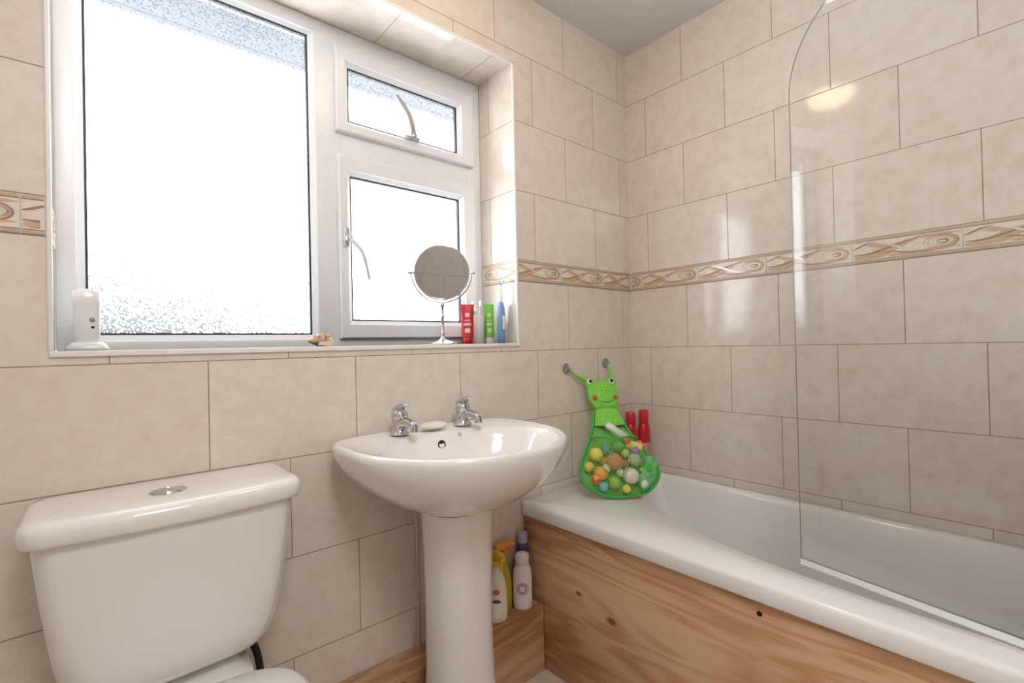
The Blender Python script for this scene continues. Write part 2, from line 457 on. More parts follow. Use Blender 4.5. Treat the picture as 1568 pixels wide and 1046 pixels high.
# ------------------------------------------------------------ bath
def polar(poly, c, angs):
    out = []
    n = len(poly)
    for a in angs:
        d = (cos(a), sin(a)); best = None
        for i in range(n):
            p, q = poly[i], poly[(i+1) % n]
            px, py = p[0]-c[0], p[1]-c[1]; ex, ey = q[0]-p[0], q[1]-p[1]
            den = d[0]*ey-d[1]*ex
            if abs(den) < 1e-12: continue
            t = (px*ey-py*ex)/den; s = (px*d[1]-py*d[0])/den
            if t > 0 and -1e-7 <= s <= 1+1e-7 and (best is None or t > best): best = t
        out.append((c[0]+d[0]*best, c[1]+d[1]*best))
    return out
BX0, BX1, BY0, BY1, BZ = 1.140, 1.830, -.004, -1.70, .556
cen = (1.53, -.88)
def rrect2(x0, x1, y0, y1, r, k=6):
    P = []
    for cx, cy, a0 in ((x1-r, y1-r, 0), (x0+r, y1-r, 90), (x0+r, y0+r, 180), (x1-r, y0+r, 270)):
        for i in range(k+1):
            a = radians(a0+90*i/k); P.append((cx+r*cos(a), cy+r*sin(a)))
    return P
outer = rrect2(BX0, BX1, BY1, BY0, .018)
angs = sorted([2*pi*i/140+.0001 for i in range(140)]+[atan2(p[1]-cen[1], p[0]-cen[0]) % (2*pi) for p in outer])
ctrl = [(1.795, -.20), (1.74, -.135), (1.62, -.165), (1.50, -.27), (1.40, -.42), (1.315, -.60), (1.262, -.82), (1.24, -1.1), (1.245, -1.42), (1.30, -1.58),
        (1.50, -1.63), (1.70, -1.61), (1.775, -1.5), (1.785, -1.1), (1.79, -.6)]
spp = smooth_path([(x, y, 0) for x, y in ctrl[-2:]+ctrl+ctrl[:2]], 8)[16:16+len(ctrl)*8]
inner = [(p.x, p.y) for p in spp]
Oc = polar(outer, cen, angs); Ic = polar(inner, cen, angs)
def ins(C, dx, z):
    return [(min(max(x, BX0+dx), BX1-dx), min(max(y, BY1+dx), BY0-dx), z) for x, y in C]
def isc(s, sy, z, dy=0, dx=0): return [(cen[0]+(x-cen[0])*s+dx, cen[1]+(y-cen[1])*sy+dy, z) for x, y in Ic]
rings = [ins(Oc, .014, .512), ins(Oc, .002, .511), ins(Oc, 0, .516), ins(Oc, 0, .545), ins(Oc, .003, .553), ins(Oc, .010, .5575),
         [(a[0]*.5+b[0]*.5, a[1]*.5+b[1]*.5, .557) for a, b in zip(isc(1.05, 1.02, 0), ins(Oc, .03, 0))],
         isc(1.02, 1.01, .556), isc(1.0, 1.0, .552), isc(.975, .985, .540), isc(.95, .96, .50), isc(.91, .90, .38, -.015), isc(.86, .83, .25, -.03),
         isc(.78, .77, .185, -.04), isc(.6, .65, .165, -.05), isc(.3, .4, .158, -.05), isc(.05, .05, .156, -.05)]
bath = empty('bathtub')
loft('bath_shell', rings, bath_acrylic, bath, cap0=False, cap1=True, angle=60)
pw = wood_mat('pine_panel', 1, [(-.257, .315, .011), (-.385, .28, .015), (-.66, .11, .016), (-.93, .36, .012), (-.815, .20, .010)])
box('bath_panel', 1.157, 1.175, -1.70, -.003, .002, .511, pw, bath, .001)
ob = lathe('screw_head', [(.006, 0), (.006, .0015), (.002, .002)], (0, 0, 0), mat('dark_screw', (60,40,28), .5, .6), bath, 16)
ob.rotation_euler = (0, -pi/2, 0); ob.location = (1.1568, -.815, .477)
bw_ = wood_mat('pine_boxing', 0, [(.30, .12, .012), (.62, .2, .01)], .9)
box('pipe_boxing', .272, 1.154, -.098, -.002, .001, .22, bw_, None, .002)

# ------------------------------------------------------------ shower screen
def screen():
    H = Vector((1.306, -.855, 0)); E = Vector((1.135, -1.71, 0)); d = (E-H).normalized(); L = (E-H).length
    n = Vector((-d.y, d.x, 0))
    z0, z1, R = .574, 1.941, .237
    prof = [(0, z0)]+[(R-R*cos(a), z1-R+R*sin(a)) for a in [pi/2*i/20 for i in range(21)]]+[(L, z1), (L, z0)]
    k = len(prof)
    V = [H+d*s+Vector((0, 0, z))-n*.002 for s, z in prof]+[H+d*s+Vector((0, 0, z))+n*.002 for s, z in prof]
    F = [tuple(range(k)), tuple(range(2*k-1, k-1, -1))]; FM = [0, 0]
    for i in range(k):
        j = (i+1) % k; F.append((i, j, k+j, k+i)); FM.append(1)
    g, nt, b = newmat('screen_glass')
    N = nt.nodes.new; Lk = nt.links.new
    o = nt.nodes['Material Output']; nt.nodes.remove(b)
    t = N('ShaderNodeBsdfTransparent'); t.inputs[0].default_value = (.988, .99, .988, 1)
    gl = N('ShaderNodeBsdfGlossy'); gl.inputs['Roughness'].default_value = .03
    fr = N('ShaderNodeFresnel'); fr.inputs[0].default_value = 1.45
    mx = N('ShaderNodeMixShader'); Lk(fr.outputs[0], mx.inputs[0]); Lk(t.outputs[0], mx.inputs[1]); Lk(gl.outputs[0], mx.inputs[2]); Lk(mx.outputs[0], o.inputs[0])
    e = mat('glass_edge', (205,214,208), .15)
    sc = empty('shower_screen')
    mesh('glass', V, F, [g, e], sc, False, FM)
    q = [H+d*.001-n*.005, H+d*L-n*.005, H+d*L+n*.005, H+d*.001+n*.005]
    V = [v+Vector((0, 0, .560)) for v in q]+[v+Vector((0, 0, .573)) for v in q]
    mesh('seal_strip', V, [(0,1,2,3), (4,5,6,7), (0,1,5,4), (1,2,6,5), (2,3,7,6), (3,0,4,7)], plastic_w, sc, False)
    tube('hinge_post', [(E.x, E.y-.01, .56), (E.x, E.y-.01, 1.95)], .012, chrome, sc, sub=1)
screen()

# ------------------------------------------------------------ basin
bas = empty('wash_basin')
CX = .742; NB = 72
def sgnp(v, p): return math.copysign(abs(v)**p, v)
def outl(sc_, z, cy=-.17, hw=.297, fr=.328, bk=.164, tx=CX, ty=-.2):
    out = []
    for i in range(NB):
        t = 2*pi*i/NB; c, s = cos(t), sin(t)
        if s >= 0:
            x = hw*sgnp(c, .42); y = bk*sgnp(s, .42)
        else:
            x = hw*sgnp(c, .92); y = fr*sgnp(s, .92)
        x += CX; y += cy
        out.append((tx+(x-tx)*sc_[0], ty+(y-ty)*sc_[1], z))
    return out
def ell(cx, cy, rx, ry, z, p=.92):
    return [(cx+rx*sgnp(cos(2*pi*i/NB), p), cy+ry*sgnp(sin(2*pi*i/NB), p), z) for i in range(NB)]
rings = [ell(CX, -.195, .085, .08, .665, 1), ell(CX, -.20, .10, .092, .680, 1), outl((.47, .50), .700), outl((.66, .68), .728), outl((.82, .83), .764),
         outl((.925, .93), .80), outl((.975, .98), .83), outl((.997, .998), .848), outl((1, 1), .858), outl((.993, .995), .866), outl((.975, .98), .870), outl((.955, .96), .870),
         outl((.935, .94), .8675),
         ell(CX, -.287, .252, .180, .864), ell(CX, -.287, .245, .173, .857), ell(CX, -.285, .232, .160, .835), ell(CX, -.28, .21, .14, .79),
         ell(CX, -.275, .165, .108, .752, 1), ell(CX, -.27, .10, .066, .733, 1), ell(CX, -.27, .03, .025, .728, 1)]
loft('basin_bowl', rings, white_ceramic, bas, angle=70)
o = lathe('overflow_ring', [(.011, 0), (.013, .002), (.013, .003), (.009, .003), (.009, .001)], (0, 0, 0), chrome, bas, 24)
o.rotation_euler = (radians(75), 0, 0); o.location = (CX, -.1235, .832)
o = lathe('overflow_hole', [(.009, 0), (.009, .0022), (.001, .0023)], (0, 0, 0), black, bas, 24)
o.rotation_euler = (radians(75), 0, 0); o.location = (CX, -.1235, .832)
ball('chain_stay', (CX+.065, -.121, .852), .006, chrome, bas)
lathe('waste_ring', [(.028, 0), (.03, .003), (.022, .004), (.018, .001)], (CX, -.27, .7285), chrome, bas, 32)
def ped(rx, ry, z, cy=-.205): return ell(CX-.006, cy, rx, ry, z, .85)
loft('pedestal', [ped(.108, .098, .001), ped(.108, .098, .02), ped(.101, .094, .04), ped(.094, .088, .12), ped(.088, .082, .30), ped(.088, .081, .45), ped(.090, .085, .58), ped(.094, .09, .66), ped(.096, .092, .682)], white_ceramic, bas, angle=60)
def tap(i, x):
    r = empty('basin_tap' if i == 0 else 'basin_tap.001')
    y = -.072; z = .8705
    lathe('tap_base', [(.026, 0), (.027, .003), (.024, .007), (.021, .010), (.020, .03), (.0215, .044), (.021, .050), (.012, .054)], (x, y, z), chrome, r, 32)
    tube('tap_spout', [(x, y, z+.024), (x, y-.03, z+.034), (x, y-.062, z+.034), (x, y-.085, z+.028)], [.018, .015, .013, .0125], chrome, r, n=20)
    tube('tap_nozzle', [(x, y-.078, z+.032), (x, y-.081, z+.014)], [.0115, .011], chrome, r, n=20, sub=1)
    ball('tap_dome', (x, y, z+.052), .0235, chrome, r, (1, 1, .95))
    tube('tap_lever', [(x, y+.012, z+.066), (x, y-.015, z+.078), (x, y-.04, z+.083), (x, y-.052, z+.080)], [.018, .017, .013, .009], chrome, r, n=16, flat=.5)
tap(0, .640); tap(1, .853)
ball('soap_bar', (.748, -.074, .8815), 1, mat('soap', (240,235,226), .4), None, (.044, .028, .0115))
tube('supply_pipe', [(.71, -.03, .222), (.71, -.03, .64)], .007, satin, bas, sub=1)

# ------------------------------------------------------------ toilet
toi = empty('toilet'); TX = .118
def trr(hx, y0, y1, z, r, bow=0, k=6, cx=TX):
    P = []
    for sx, yy, a0 in ((1, y1-r, 0), (-1, y1-r, 90), (-1, y0+r, 180), (1, y0+r, 270)):
        for i in range(k+1):
            a = radians(a0+90*i/k); P.append([cx+sx*(hx-r)+r*cos(a), yy+r*sin(a), z])
    out = []
    n = len(P)
    for i in range(n):
        p, q = P[i], P[(i+1) % n]
        out.append(list(p))
        if i % (k+1) == k:
            for k2 in range(1, 8):
                t = k2/8; out.append([p[0]+(q[0]-p[0])*t, p[1]+(q[1]-p[1])*t, z])
    for p in out:
        if p[1] < (y0+y1)/2: p[1] -= bow*(1-((p[0]-cx)/hx)**2)
    return [tuple(p) for p in out]
loft('cistern_body', [trr(.125, -.165, -.03, .492, .05, .01), trr(.150, -.182, -.02, .502, .05, .012), trr(.166, -.192, -.014, .522, .05, .015), trr(.177, -.197, -.012, .56, .045, .018),
      trr(.186, -.200, -.012, .62, .04, .02), trr(.195, -.204, -.012, .70, .036, .022), trr(.205, -.206, -.012, .80, .034, .022)], white_ceramic, toi, angle=60)
loft('cistern_lid', [trr(.211, -.209, -.010, .797, .030, .022), trr(.217, -.216, -.005, .800, .032, .022), trr(.219, -.219, -.004, .806, .034, .022), trr(.2195, -.220, -.004, .824, .034, .022),
      trr(.217, -.217, -.005, .832, .034, .022), trr(.211, -.211, -.009, .8375, .032, .02), trr(.200, -.200, -.018, .8395, .03, .018), trr(.10, -.14, -.06, .841, .02, .01)], white_ceramic, toi, angle=60)
lathe('flush_button', [(.030, 0), (.031, .002), (.029, .0045), (.024, .0045), (.023, .003), (.022, .0045), (.008, .0055)], (.105, -.145, .8400), chrome, toi, 40, 1.0, .8)
def oval(rx, y0, y1, z, pb=.6, cx=TX):
    out = []; cy = y1-.16
    for i in range(60):
        t = 2*pi*i/60; c, s = cos(t), sin(t)
        if s > 0: out.append((cx+rx*sgnp(c, pb), cy+(y1-cy)*sgnp(s, pb), z))
        else: out.append((cx+rx*sgnp(c, .95), cy+(cy-y0)*s, z))
    return out
loft('seat_ring', [oval(.180, -.665, -.222, .442), oval(.186, -.672, -.216, .446), oval(.186, -.672, -.216, .456), oval(.182, -.668, -.22, .459)], plastic_w, toi, angle=60)
loft('seat_lid', [oval(.182, -.668, -.218, .460), oval(.187, -.674, -.213, .464), oval(.186, -.673, -.214, .474), oval(.178, -.665, -.222, .480), oval(.12, -.60, -.26, .484), oval(.03, -.5, -.36, .485)], plastic_w, toi, angle=60)
loft('pan', [oval(.11, -.50, -.10, .001), oval(.108, -.50, -.10, .05), oval(.10, -.48, -.11, .16), oval(.12, -.53, -.12, .25), oval(.16, -.62, -.14, .35), oval(.178, -.66, -.17, .41), oval(.18, -.663, -.18, .438), oval(.17, -.65, -.19, .4415)], white_ceramic, toi, angle=60)
loft('pan_shelf', [trr(.09, -.26, -.03, .30, .04), trr(.11, -.26, -.03, .37, .04), trr(.125, -.235, -.025, .43, .04), trr(.122, -.212, -.028, .462, .035), trr(.105, -.19, -.035, .470, .03), trr(.09, -.16, -.04, .491, .03)], white_ceramic, toi, angle=60)
tube('toilet_flexi_hose', [(.262, -.06, .545), (.275, -.062, .50), (.262, -.064, .46), (.275, -.066, .41), (.288, -.064, .30), (.288, -.06, .228)], .008, black, toi, n=10)

# ------------------------------------------------------------ sill things
SZ = WZ0+.0005
af = empty('air_freshener')
def rr3(cx, cy, hx, hy, z, p=.6, n=32): return [(cx+hx*sgnp(cos(2*pi*i/n), p), cy+hy*sgnp(sin(2*pi*i/n), p), z) for i in range(n)]
ax, ay = -.012, .09
pw2 = mat('frosted_white_plastic', (236,238,240), .25, coat=.3)
loft('freshener_base', [rr3(ax, ay, .036, .03, SZ), rr3(ax, ay, .037, .031, SZ+.004), rr3(ax, ay, .033, .028, SZ+.012), rr3(ax, ay, .026, .022, SZ+.018)], pw2, af)
loft('freshener_body', [rr3(ax, ay, .020, .018, SZ+.015), rr3(ax, ay, .022, .019, SZ+.04), rr3(ax, ay, .023, .019, SZ+.075), rr3(ax, ay, .023, .019, SZ+.098), rr3(ax-.001, ay, .0245, .020, SZ+.101),
      rr3(ax-.001, ay, .0235, .019, SZ+.125), rr3(ax-.001, ay, .017, .013, SZ+.133)], pw2, af)
ball('freshener_sensor', (ax+.008, ay-.019, SZ+.066), .005, mat('grey_dot', (150,150,155), .3), af, (1, .4, 1))
ball('freshener_led', (ax+.009, ay-.0185, SZ+.05), .003, black, af, (1, .4, 1))

sh = mat('shell', (216,182,156), .45, noise=.35, nscale=70, bump=.5)
shell = empty('sea_shell')
rings = []
for i in range(17):
    t = i/16; x = -.036+.072*t
    r = .0175*(max(0, sin(pi*min(1, t*1.05+.02)))**.7)*(.55+.6*(t if t < .6 else .6-(t-.6)*.6))+.0015
    r *= 1+.10*sin(t*38)
    rings.append([(.470+x, .045+r*.9*cos(a), SZ+.0175+r*sin(a)*(1+.1*cos(3*a+t*9))-.004*abs(t-.5)) for a in [2*pi*k/20 for k in range(20)]])
loft('shell_body', rings, sh, shell, angle=70)
for k in range(5):
    ball('shell_spike_%d' % k, (.452+.009*k, .04-.006*(k % 2), SZ+.0315-.002*abs(k-2)), .0042, sh, shell, (1, 1, 1.5), 10)
mesh('shell_lip', [(.455, .029, SZ+.004), (.475, .024, SZ+.002), (.497, .03, SZ+.006), (.503, .036, SZ+.018), (.48, .027, SZ+.014), (.46, .03, SZ+.012)], [(0, 1, 2, 3, 4, 5)],
     mat('shell_lip', (240,215,195), .3), shell)

vm = empty('vanity_mirror')
MC = Vector((.895, .095, 1.362)); mn = Vector((-.50, -.82, -.13)).normalized()
me1 = mn.cross(Vector((0, 0, 1))).normalized(); me2 = me1.cross(mn).normalized()
if me2.z < 0: me2 = -me2
glassm = mat('mirror_silver', (190,190,194), .02, 1)
A = [MC+(me1*cos(2*pi*i/48)+me2*sin(2*pi*i/48))*.088 for i in range(48)]
loft('mirror_glass', [[a-mn*.004 for a in A], [a+mn*.004 for a in A]], glassm, vm, angle=30)
torus('mirror_rim', MC, .090, .0045, chrome, vm, me1, me2)
yh = Vector((me1.x, me1.y, 0)).normalized()
torus('mirror_yoke', MC, .101, .003, chrome, vm, yh, (0, 0, 1), a0=pi, a1=2*pi, n=32)
for s in (-1, 1):
    a = MC+yh*.092*s; b = MC+yh*.108*s
    tube('mirror_pivot_%s' % ('l' if s < 0 else 'r'), [a, b], .0035, chrome, vm, sub=1)
    ball('mirror_knob_%s' % ('l' if s < 0 else 'r'), b, .006, chrome, vm, seg=12)
lathe('mirror_stand', [(.058, 0), (.058, .003), (.045, .008), (.018, .013), (.009, .020), (.006, .03), (.008, .036), (.005, .042), (.0045, .085), (.0075, .092), (.0045, .099), (.0045, .125), (.008, .131), (.008, .137), (.003, .143)], (MC.x, MC.y, SZ), chrome, vm, 32)

def tubepaste(name, x, y, h, w, body, cap, label=None, rot=0.5, lt=(.38, .5)):
    r = empty(name)
    def RR(ts, o, a0=0, a1=2*pi, n=24, full=True):
        R = []
        for t in ts:
            hx = w/2*(1+.12*t)+o; hy = w/2*.8*(1-t)+.0015+o
            R.append([(x+cos(rot)*hx*cos(a)-sin(rot)*hy*sin(a), y+sin(rot)*hx*cos(a)+cos(rot)*hy*sin(a), SZ+.022+(h-.022)*t) for a in [a0+(a1-a0)*k/n for k in range(n if full else n+1)]])
        return R
    loft('tube_body', RR([0, .15, .4, .7, .93, 1], 0), body, r, angle=50)
    lathe('tube_cap', [(w*.42, 0), (w*.44, .002), (w*.44, .018), (w*.40, .0215)], (x, y, SZ), cap, r, 24)
    if label:
        for q, (ta, tb, wa) in enumerate(((.15, .28, .45), (.36, .44, .6), (.5, .53, .5), (.62, .74, .35))):
            loft('tube_print_%d' % q, RR([ta, tb], .0007, -pi/2-wa, -pi/2+wa, 8, False), label, r, False, False, closed=False, angle=50)
red = mat('red_plastic', (196,34,42), .3); green = mat('green_plastic', (120,196,70), .35)
tubepaste('toothpaste_tube', 1.012, .115, .142, .042, red, red, mat('white_label', (225,190,190), .4), -.6)
tubepaste('toothpaste_tube.001', 1.103, .105, .145, .034, green, plastic_w, mat('lime_label', (200,226,140), .4), -.5)
cup = empty('toothbrush_cup')
lathe('cup_wall', [(.001, .002), (.021, 0), (.023, .003), (.026, .105), (.0245, .105), (.022, .006), (.001, .005)], (1.060, .118, SZ), plastic_w, cup, 32)
for k, (dx, dy, hh, c) in enumerate(((-.008, .004, .145, (70,160,200)), (.006, .0, .15, (235,235,240)), (.0, .008, .135, (210,225,70)))):
    mb = mat('brush_%d' % k, c, .3)
    tube('brush_handle_%d' % k, [(1.060+dx*.5, .118+dy*.5, SZ+.008), (1.060+dx, .118+dy, SZ+.08), (1.060+dx*2, .118+dy*2, SZ+hh)], [.004, .0035, .003], mb, cup, n=8)
    box('brush_bristles_%d' % k, 1.060+dx*2-.005, 1.060+dx*2+.004, .118+dy*2-.012, .118+dy*2-.002, SZ+hh-.014, SZ+hh+.008, plastic_w, cup, .001)
eb = empty('electric_toothbrush')
ex, ey = 1.124, .060
bl = mat('toothbrush_blue', (116,156,202), .3); wh = plastic_w
lathe('brush_body', [(.012, 0), (.0135, .004), (.0135, .03), (.015, .06), (.0155, .10), (.013, .13), (.008, .15), (.006, .152)], (ex, ey, SZ), bl, eb, 24)
lathe('brush_neck', [(.006, .15), (.0055, .17), (.004, .195), (.004, .215)], (ex, ey, SZ), wh, eb, 16)
ball('brush_head', (ex, ey-.004, SZ+.222), .008, bl, eb, (1, .8, 1.1), 16)
box('brush_bristle', ex-.005, ex+.005, ey-.018, ey-.008, SZ+.217, SZ+.229, wh, eb, .001)
box('brush_grip', ex-.005, ex+.005, ey-.0162, ey-.012, SZ+.05, SZ+.10, wh, eb, .001)

# ------------------------------------------------------------ cleaning bottles on boxing
BZt = .2205
def bottle(name, x, y, prof, body, cap, capprof, sx=1, sy=.7, rot=-.5):
    r = empty(name)
    lathe('bottle_body', prof, (x, y, BZt), body, r, 32, sx, sy, rot)
    lathe('bottle_cap', capprof, (x, y, BZt), cap, r, 24, 1, 1 if sy > .9 else .8, rot)
    return r
lt_pink = mat('pale_pink_plastic', (240,232,236), .3)
LBX = 1.090
lb = bottle('lotion_bottle', LBX, -.064, [(.028, 0), (.032, .004), (.033, .02), (.033, .11), (.030, .135), (.022, .148), (.018, .15)], lt_pink, lt_pink,
       [(.022, .15), (.024, .152), (.025, .178), (.019, .186), (.005, .188)])
pinkm = mat('pink_print', (214,90,140), .4); bluem = mat('blue_print', (90,110,180), .4)
cd = Vector((-.66, -.75, 0)); cr = Vector((.75, -.66, 0))
for k, (rr_, mm_) in enumerate(((.018, pinkm), (.012, bluem))):
    torus('print_ring_%d' % k, Vector((LBX, -.064, BZt+.075))+cd*.0268, rr_, .0012, mm_, lb, cr, (0, 0, 1), n=32, k=6)
purple = mat('purple_plastic', (100,76,120), .3)
bottle('shampoo_bottle', 1.128, -.026, [(.018, 0), (.021, .004), (.021, .18), (.019, .195), (.017, .2)], purple, mat('lilac_cap', (180,170,200), .3),
       [(.018, .2), (.019, .203), (.019, .228), (.016, .234), (.004, .235)], 1, .95)
cleanw = mat('cleaner_white', (242,238,226), .3); yel = mat('cleaner_yellow', (236,200,60), .35); orng = mat('cleaner_orange', (236,160,60), .35)
olive = mat('cleaner_olive', (190,170,60), .35)
def spray(name, x, y, body, head, dirv):
    r = bottle(name, x, y, [(.029, 0), (.033, .004), (.034, .03), (.033, .09), (.028, .125), (.018, .155), (.013, .17), (.013, .18)], body, head, [(.015, .172), (.016, .175), (.016, .192), (.012, .195)], 1, .7)
    d = Vector(dirv).normalized(); c = Vector((x, y, BZt))
    tube('spray_head', [c-d*.022+Vector((0, 0, .208)), c+Vector((0, 0, .212)), c+d*.03+Vector((0, 0, .214)), c+d*.048+Vector((0, 0, .210))], [.010, .014, .012, .008], head, r, n=14)
    tube('spray_trigger', [c+d*.022+Vector((0, 0, .206)), c+d*.036+Vector((0, 0, .188)), c+d*.030+Vector((0, 0, .168))], [.006, .005, .004], head, r, n=8, flat=.7)
    RZ = Matrix.Rotation(-.72, 3, 'Z')
    ball('print_blob', c+cd*.0252+Vector((0, 0, .07)), .016, mat(name+'_print', (90,80,100), .4), r, (.9, .12, .35), 16, RZ)
    ball('print_blob_b', c+cd*.0252+Vector((0, 0, .1)), .012, mat(name+'_print2', (210,110,60), .4), r, (.9, .12, .8), 16, RZ)
spray('spray_cleaner', .980, -.062, cleanw, yel, (-.2, -1, 0))
spray('cleaning_bottle', 1.032, -.026, olive, orng, (.5, -.1, 0))

for k, (x, y, h) in enumerate(((1.738, -.055, .255), (1.79, -.085, .262))):
    r = empty('red_shampoo_bottle' if k == 0 else 'red_shampoo_bottle.001')
    z = .5585
    redb = mat('shampoo_red_%d' % k, (206,34,44), .25)
    lathe('bottle_body', [(.022, 0), (.026, .004), (.027, .06), (.026, .17), (.021, .2), (.014, .208)], (x, y, z), redb, r, 32, 1, .8, -.6)
    lathe('bottle_cap', [(.019, .206), (.0205, .209), (.0205, h-.006), (.017, h), (.004, h+.001)], (x, y, z), mat('shampoo_cap_%d' % k, (214,56,64), .3), r, 24)
    lathe('bottle_label', [(.0268, .06), (.0276, .062), (.0272, .12), (.0262, .122)], (x, y, z), mat('shampoo_lab_%d' % k, (225,150,150), .4), r, 32, 1, .8, -.6)

# ------------------------------------------------------------ frog bath toy bag
frog = empty('frog_bath_toy_bag')
FB = Vector((1.418, -.262, .566)); e1 = Vector((.853, -.522, 0)).normalized(); T = Vector((1.548, -.035, .962))
e2 = (T-FB).normalized(); en = e1.cross(e2).normalized()
if en.y > 0: en = -en
def FP(s, t, n=0): return FB+e1*s+e2*t+en*n
fg = mat('frog_green_fabric', (132,214,82), .8, noise=.1, nscale=120, bump=.3)
fb = mat('frog_back_fabric', (130,196,96), .8)
fd = mat('frog_green_edge', (66,182,84), .7)
netm = mat('net_green', (140,220,120), .6)
ol = [(0, .0), (.06, .005), (.11, .03), (.142, .075), (.138, .12), (.105, .175), (.075, .235), (.05, .30), (.042, .335), (-.042, .335), (-.06, .29), (-.085, .23), (-.12, .17), (-.15, .11), (-.145, .055), (-.10, .018), (-.05, .003)]
olp = smooth_path([(a, b, 0) for a, b in ol[-2:]+ol+ol[:2]], 4)[8:8+len(ol)*4]
pts2 = [(p.x, p.y) for p in olp]; cN = (0, .13)
def bh(s, t):
    a = atan2(t-cN[1], s-cN[0]); q = polar(pts2, cN, [a])[0]
    return math.hypot(s-cN[0], t-cN[1])/max(1e-6, math.hypot(q[0]-cN[0], q[1]-cN[1]))
V = []; F = []
for sg in (-1, 1):
    c0 = -.5
    while c0 < .6:
        prev = None
        x = -.16
        while x < .16:
            tt = c0+sg*x*1.1
            if 0 < tt < .24:
                f = bh(x, tt)
                if f < .99:
                    p = FP(x, tt, .004+.066*(1-f**2.2))
                    if prev is not None:
                        b0 = len(V); d = (p-prev).normalized(); a = en.cross(d).normalized()*.0006; u = en*.0006
                        for q in (prev, p): V += [q-a, q+a, q+u]
                        for i in range(3): j = (i+1) % 3; F.append((b0+i, b0+j, b0+3+j, b0+3+i))
                    prev = p
                else: prev = None
            else: prev = None
            x += .009
        c0 += .014
mesh('pouch_net', V, F, netm, frog, False)
V = [FP(s, t, -.001) for s, t in pts2]+[FP(0, .13, -.006)]
mesh('pouch_back', V, [(i, (i+1) % len(pts2), len(pts2)) for i in range(len(pts2))], fb, frog)
tube('pouch_edge', [FP(s, t, .003) for s, t in pts2]+[FP(*pts2[0], .003)], .0055, fd, frog, n=8, sub=1)
V = []; F = []
cols = 8
for j in range(5):
    t = .27+.07*j/4; hw = .062-.020*j/4
    for i in range(cols+1):
        s = -hw+2*hw*i/cols; V.append(FP(s, t-.012*(1-(2*i/cols-1)**2)*(4-j)/4, .012+.022*(1-(2*i/cols-1)**2)*(1-.5*j/4)))
for j in range(4):
    for i in range(cols): a = j*(cols+1)+i; F.append((a, a+1, a+cols+2, a+cols+1))
mesh('chest_flap', V, F, fg, frog)
tube('pouch_mouth', [FP(-.088, .225, .012), FP(-.04, .205, .048), FP(.0, .198, .058), (FP(.045, .205, .048)), FP(.092, .215, .012)], .004, fd, frog, n=8)
V = []; F = []
for j in range(6):
    a = -1.15+1.25*j/5
    for i in range(4):
        f = .62+.40*i/3
        s = .135*cos(a)*f+.0; t = .12+.118*sin(a)*f
        V.append(FP(s, t, .058*(1-(f*.93)**2.0)+.012))
for j in range(5):
    for i in range(3): b0 = j*4+i; F.append((b0, b0+1, b0+5, b0+4))
mesh('belly_patch', V, F, mat('belly_print', (116,205,130), .7, noise=.3, nscale=45), frog)
R = Matrix((e1, e2, en)).transposed()
ball('patch_turtle_shell', FP(.083, .085, .043), .020, fd, frog, (1, .8, .25), 16, R)
ball('patch_turtle_head', FP(.060, .078, .047), .009, mat('turtle_yellow', (225,215,80), .6), frog, (1, .8, .3), 12, R)
rings = []
prof = [(.335, .040, .010), (.345, .048, .02), (.362, .056, .026), (.385, .063, .028), (.41, .064, .026), (.435, .060, .021), (.452, .052, .014), (.460, .030, .008)]
for t, hw, th in prof:
    rings.append([FP(hw*cos(a), t, .014+th*sin(a)*.8) for a in [2*pi*k/28 for k in range(28)]])
loft('frog_head', rings, fg, frog, angle=80)
eyew = mat('eye_white', (240,240,235), .4)
ckm = mat('cheek_red', (225,60,50), .6)
for s in (-1, 1):
    c = FP(.048*s, .452, .018)
    ball('eye_bump_%d' % s, c, .019, fg, frog, (1, 1.2, .7), 20, R)
    ball('eye_white_%d' % s, FP(.046*s, .452, .0285), .0115, eyew, frog, (1, 1.15, .5), 16, R)
    ball('eye_pupil_%d' % s, FP(.044*s, .451, .0335), .007, black, frog, (1, 1.2, .5), 12, R)
    ball('cheek_%d' % s, FP(.040*s, .378, .030), .010, ckm, frog, (1, 1, .5), 16, R)
    ball('nostril_%d' % s, FP(.009*s, .405, .0365), .0022, black, frog, (1, 1, .6), 8, R)
tube('frog_mouth', [FP(-.034, .368, .030), FP(-.015, .358, .0355), FP(.015, .358, .0355), FP(.034, .368, .030)], .0016, fd, frog, n=6)
clr = mat('clear_rubber', (225,228,228), .2, trans=.85)
for tag, p, q in (('left', FP(-.052, .462, .014), Vector((1.400, -.012, 1.013))), ('right', FP(.050, .468, .014), Vector((1.644, -.012, 1.026)))):
    mid = (p+q)/2+Vector((0, -.006, -.008))
    tube('arm_'+tag, [p, mid, q], [.009, .006, .004], fg, frog, n=10)
    o = lathe('suction_cup_'+tag, [(.022, 0), (.020, .002), (.012, .006), (.006, .010), (.006, .016), (.001, .017)], (0, 0, 0), clr, frog, 24)
    o.rotation_euler = (pi/2, 0, 0); o.location = (q.x, -.0015, q.z)
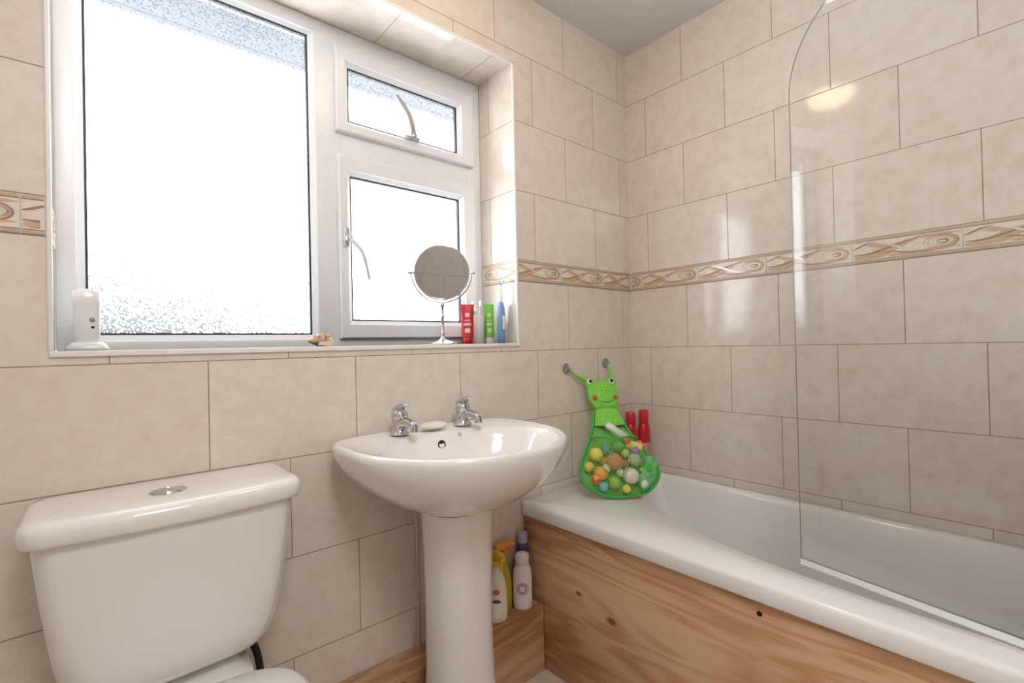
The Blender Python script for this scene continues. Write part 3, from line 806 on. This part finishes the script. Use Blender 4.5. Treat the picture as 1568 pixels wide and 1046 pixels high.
toys = [((-.088, .150, .030), .025, (226,218,100)), ((-.028, .118, .036), .030, (226,136,104)), ((.018, .062, .038), .029, (216,212,200)), ((-.088, .080, .032), .025, (230,168,74)),
        ((-.120, .110, .018), .019, (232,196,90)), ((-.045, .045, .030), .022, (146,190,92)), ((.048, .120, .036), .024, (204,198,184)), ((-.085, .036, .022), .017, (118,186,186)), ((.0, .178, .032), .022, (116,180,102)),
        ((-.048, .170, .030), .018, (106,160,190)), ((-.105, .060, .018), .016, (220,118,76)), ((-.005, .022, .024), .016, (224,212,104)), ((.062, .035, .026), .016, (232,232,228)), ((-.060, .100, .020), .016, (240,240,236)),
        ((.078, .150, .022), .016, (120,190,120)), ((.010, .110, .030), .014, (210,90,80)), ((-.062, .128, .018), .015, (236,150,80)), ((.024, .150, .026), .016, (230,220,120)), ((-.012, .080, .022), .015, (240,238,230))]
for k, (p, r, c) in enumerate(toys):
    ball('toy_ball_%d' % k, FP(*p), r, mat('toy_%d' % k, c, .45), frog, (1, 1, .9), 24, R)
def rbx(nm, s, t, n, hs, ht, hn, ang, c):
    m = mat(nm, c, .45); bm = bmesh.new(); bmesh.ops.create_cube(bm, size=2)
    for v in bm.verts: v.co = Vector((v.co.x*hs, v.co.y*ht, v.co.z*hn))
    bmesh.ops.bevel(bm, geom=bm.edges[:], offset=min(hs, ht, hn)*.5, segments=3, profile=.5, affect='EDGES')
    M = Matrix.Translation(FP(s, t, n)) @ R.to_4x4() @ Matrix.Rotation(ang, 4, 'Z')
    for v in bm.verts: v.co = M @ v.co
    me = bpy.data.meshes.new(nm); me.materials.append(m); finish(me, bm, 80); obj(nm, me, frog)
rbx('toy_duck_body', .058, .172, .036, .032, .014, .012, -.35, (234,222,90))
rbx('toy_purple', .055, .150, .048, .014, .012, .008, .4, (160,110,184))
rbx('toy_white_brush', .008, .232, .035, .045, .013, .010, -.75, (236,238,232))
rbx('toy_red', .030, .190, .05, .010, .014, .006, .5, (210,76,66))
rbx('toy_pink', .082, .178, .034, .012, .012, .008, .2, (226,126,160))
rbx('toy_orange_fish', -.100, .068, .036, .022, .010, .007, .3, (236,156,60))

# ------------------------------------------------------------ lights
w = bpy.data.worlds.new('sky'); S.world = w; w.use_nodes = True
bg = w.node_tree.nodes.get('Background') or w.node_tree.nodes.new('ShaderNodeBackground')
bg.inputs[0].default_value = (.92, .965, 1, 1); bg.inputs[1].default_value = 7.8

lamp = empty('ceiling_lamp')
LX, LY = .73, -.50
lathe('lamp_base', [(.11, 0), (.115, -.004), (.115, -.018), (.108, -.02)], (LX, LY, ZC-.001), plastic_w, lamp, 48)
lathe('lamp_dome', [(.105, -.019), (.104, -.035), (.092, -.052), (.066, -.066), (.033, -.073), (.002, -.075)], (LX, LY, ZC), emis('opal_glass_lit', (255,222,182), 17), lamp, 48)
fl = bpy.data.lights.new('added_fill_light', 'AREA'); fl.shape = 'DISK'; fl.size = .5; fl.energy = 12; fl.color = (.97, .98, 1)  # added fill behind the camera to brighten the room, no real fitting
fo = bpy.data.objects.new('added_fill_light', fl); S.collection.objects.link(fo)
fo.location = (.15, -1.5, 2.3)
fo.rotation_euler = (Vector((.9, -.2, .6))-Vector(fo.location)).to_track_quat('-Z', 'Y').to_euler()

# ------------------------------------------------------------ camera
cam = bpy.data.cameras.new('camera'); co = bpy.data.objects.new('camera', cam); S.collection.objects.link(co)
cam.sensor_width = 36; cam.lens = 740/1568*36; cam.clip_start = .01
Mx = Matrix.Rotation(radians(-40.8), 4, 'Z') @ Matrix.Rotation(radians(90.46), 4, 'X') @ Matrix.Rotation(radians(-1.26), 4, 'Z')
co.matrix_world = Matrix.Translation((0, -1.3, 1.11)) @ Mx
S.camera = co
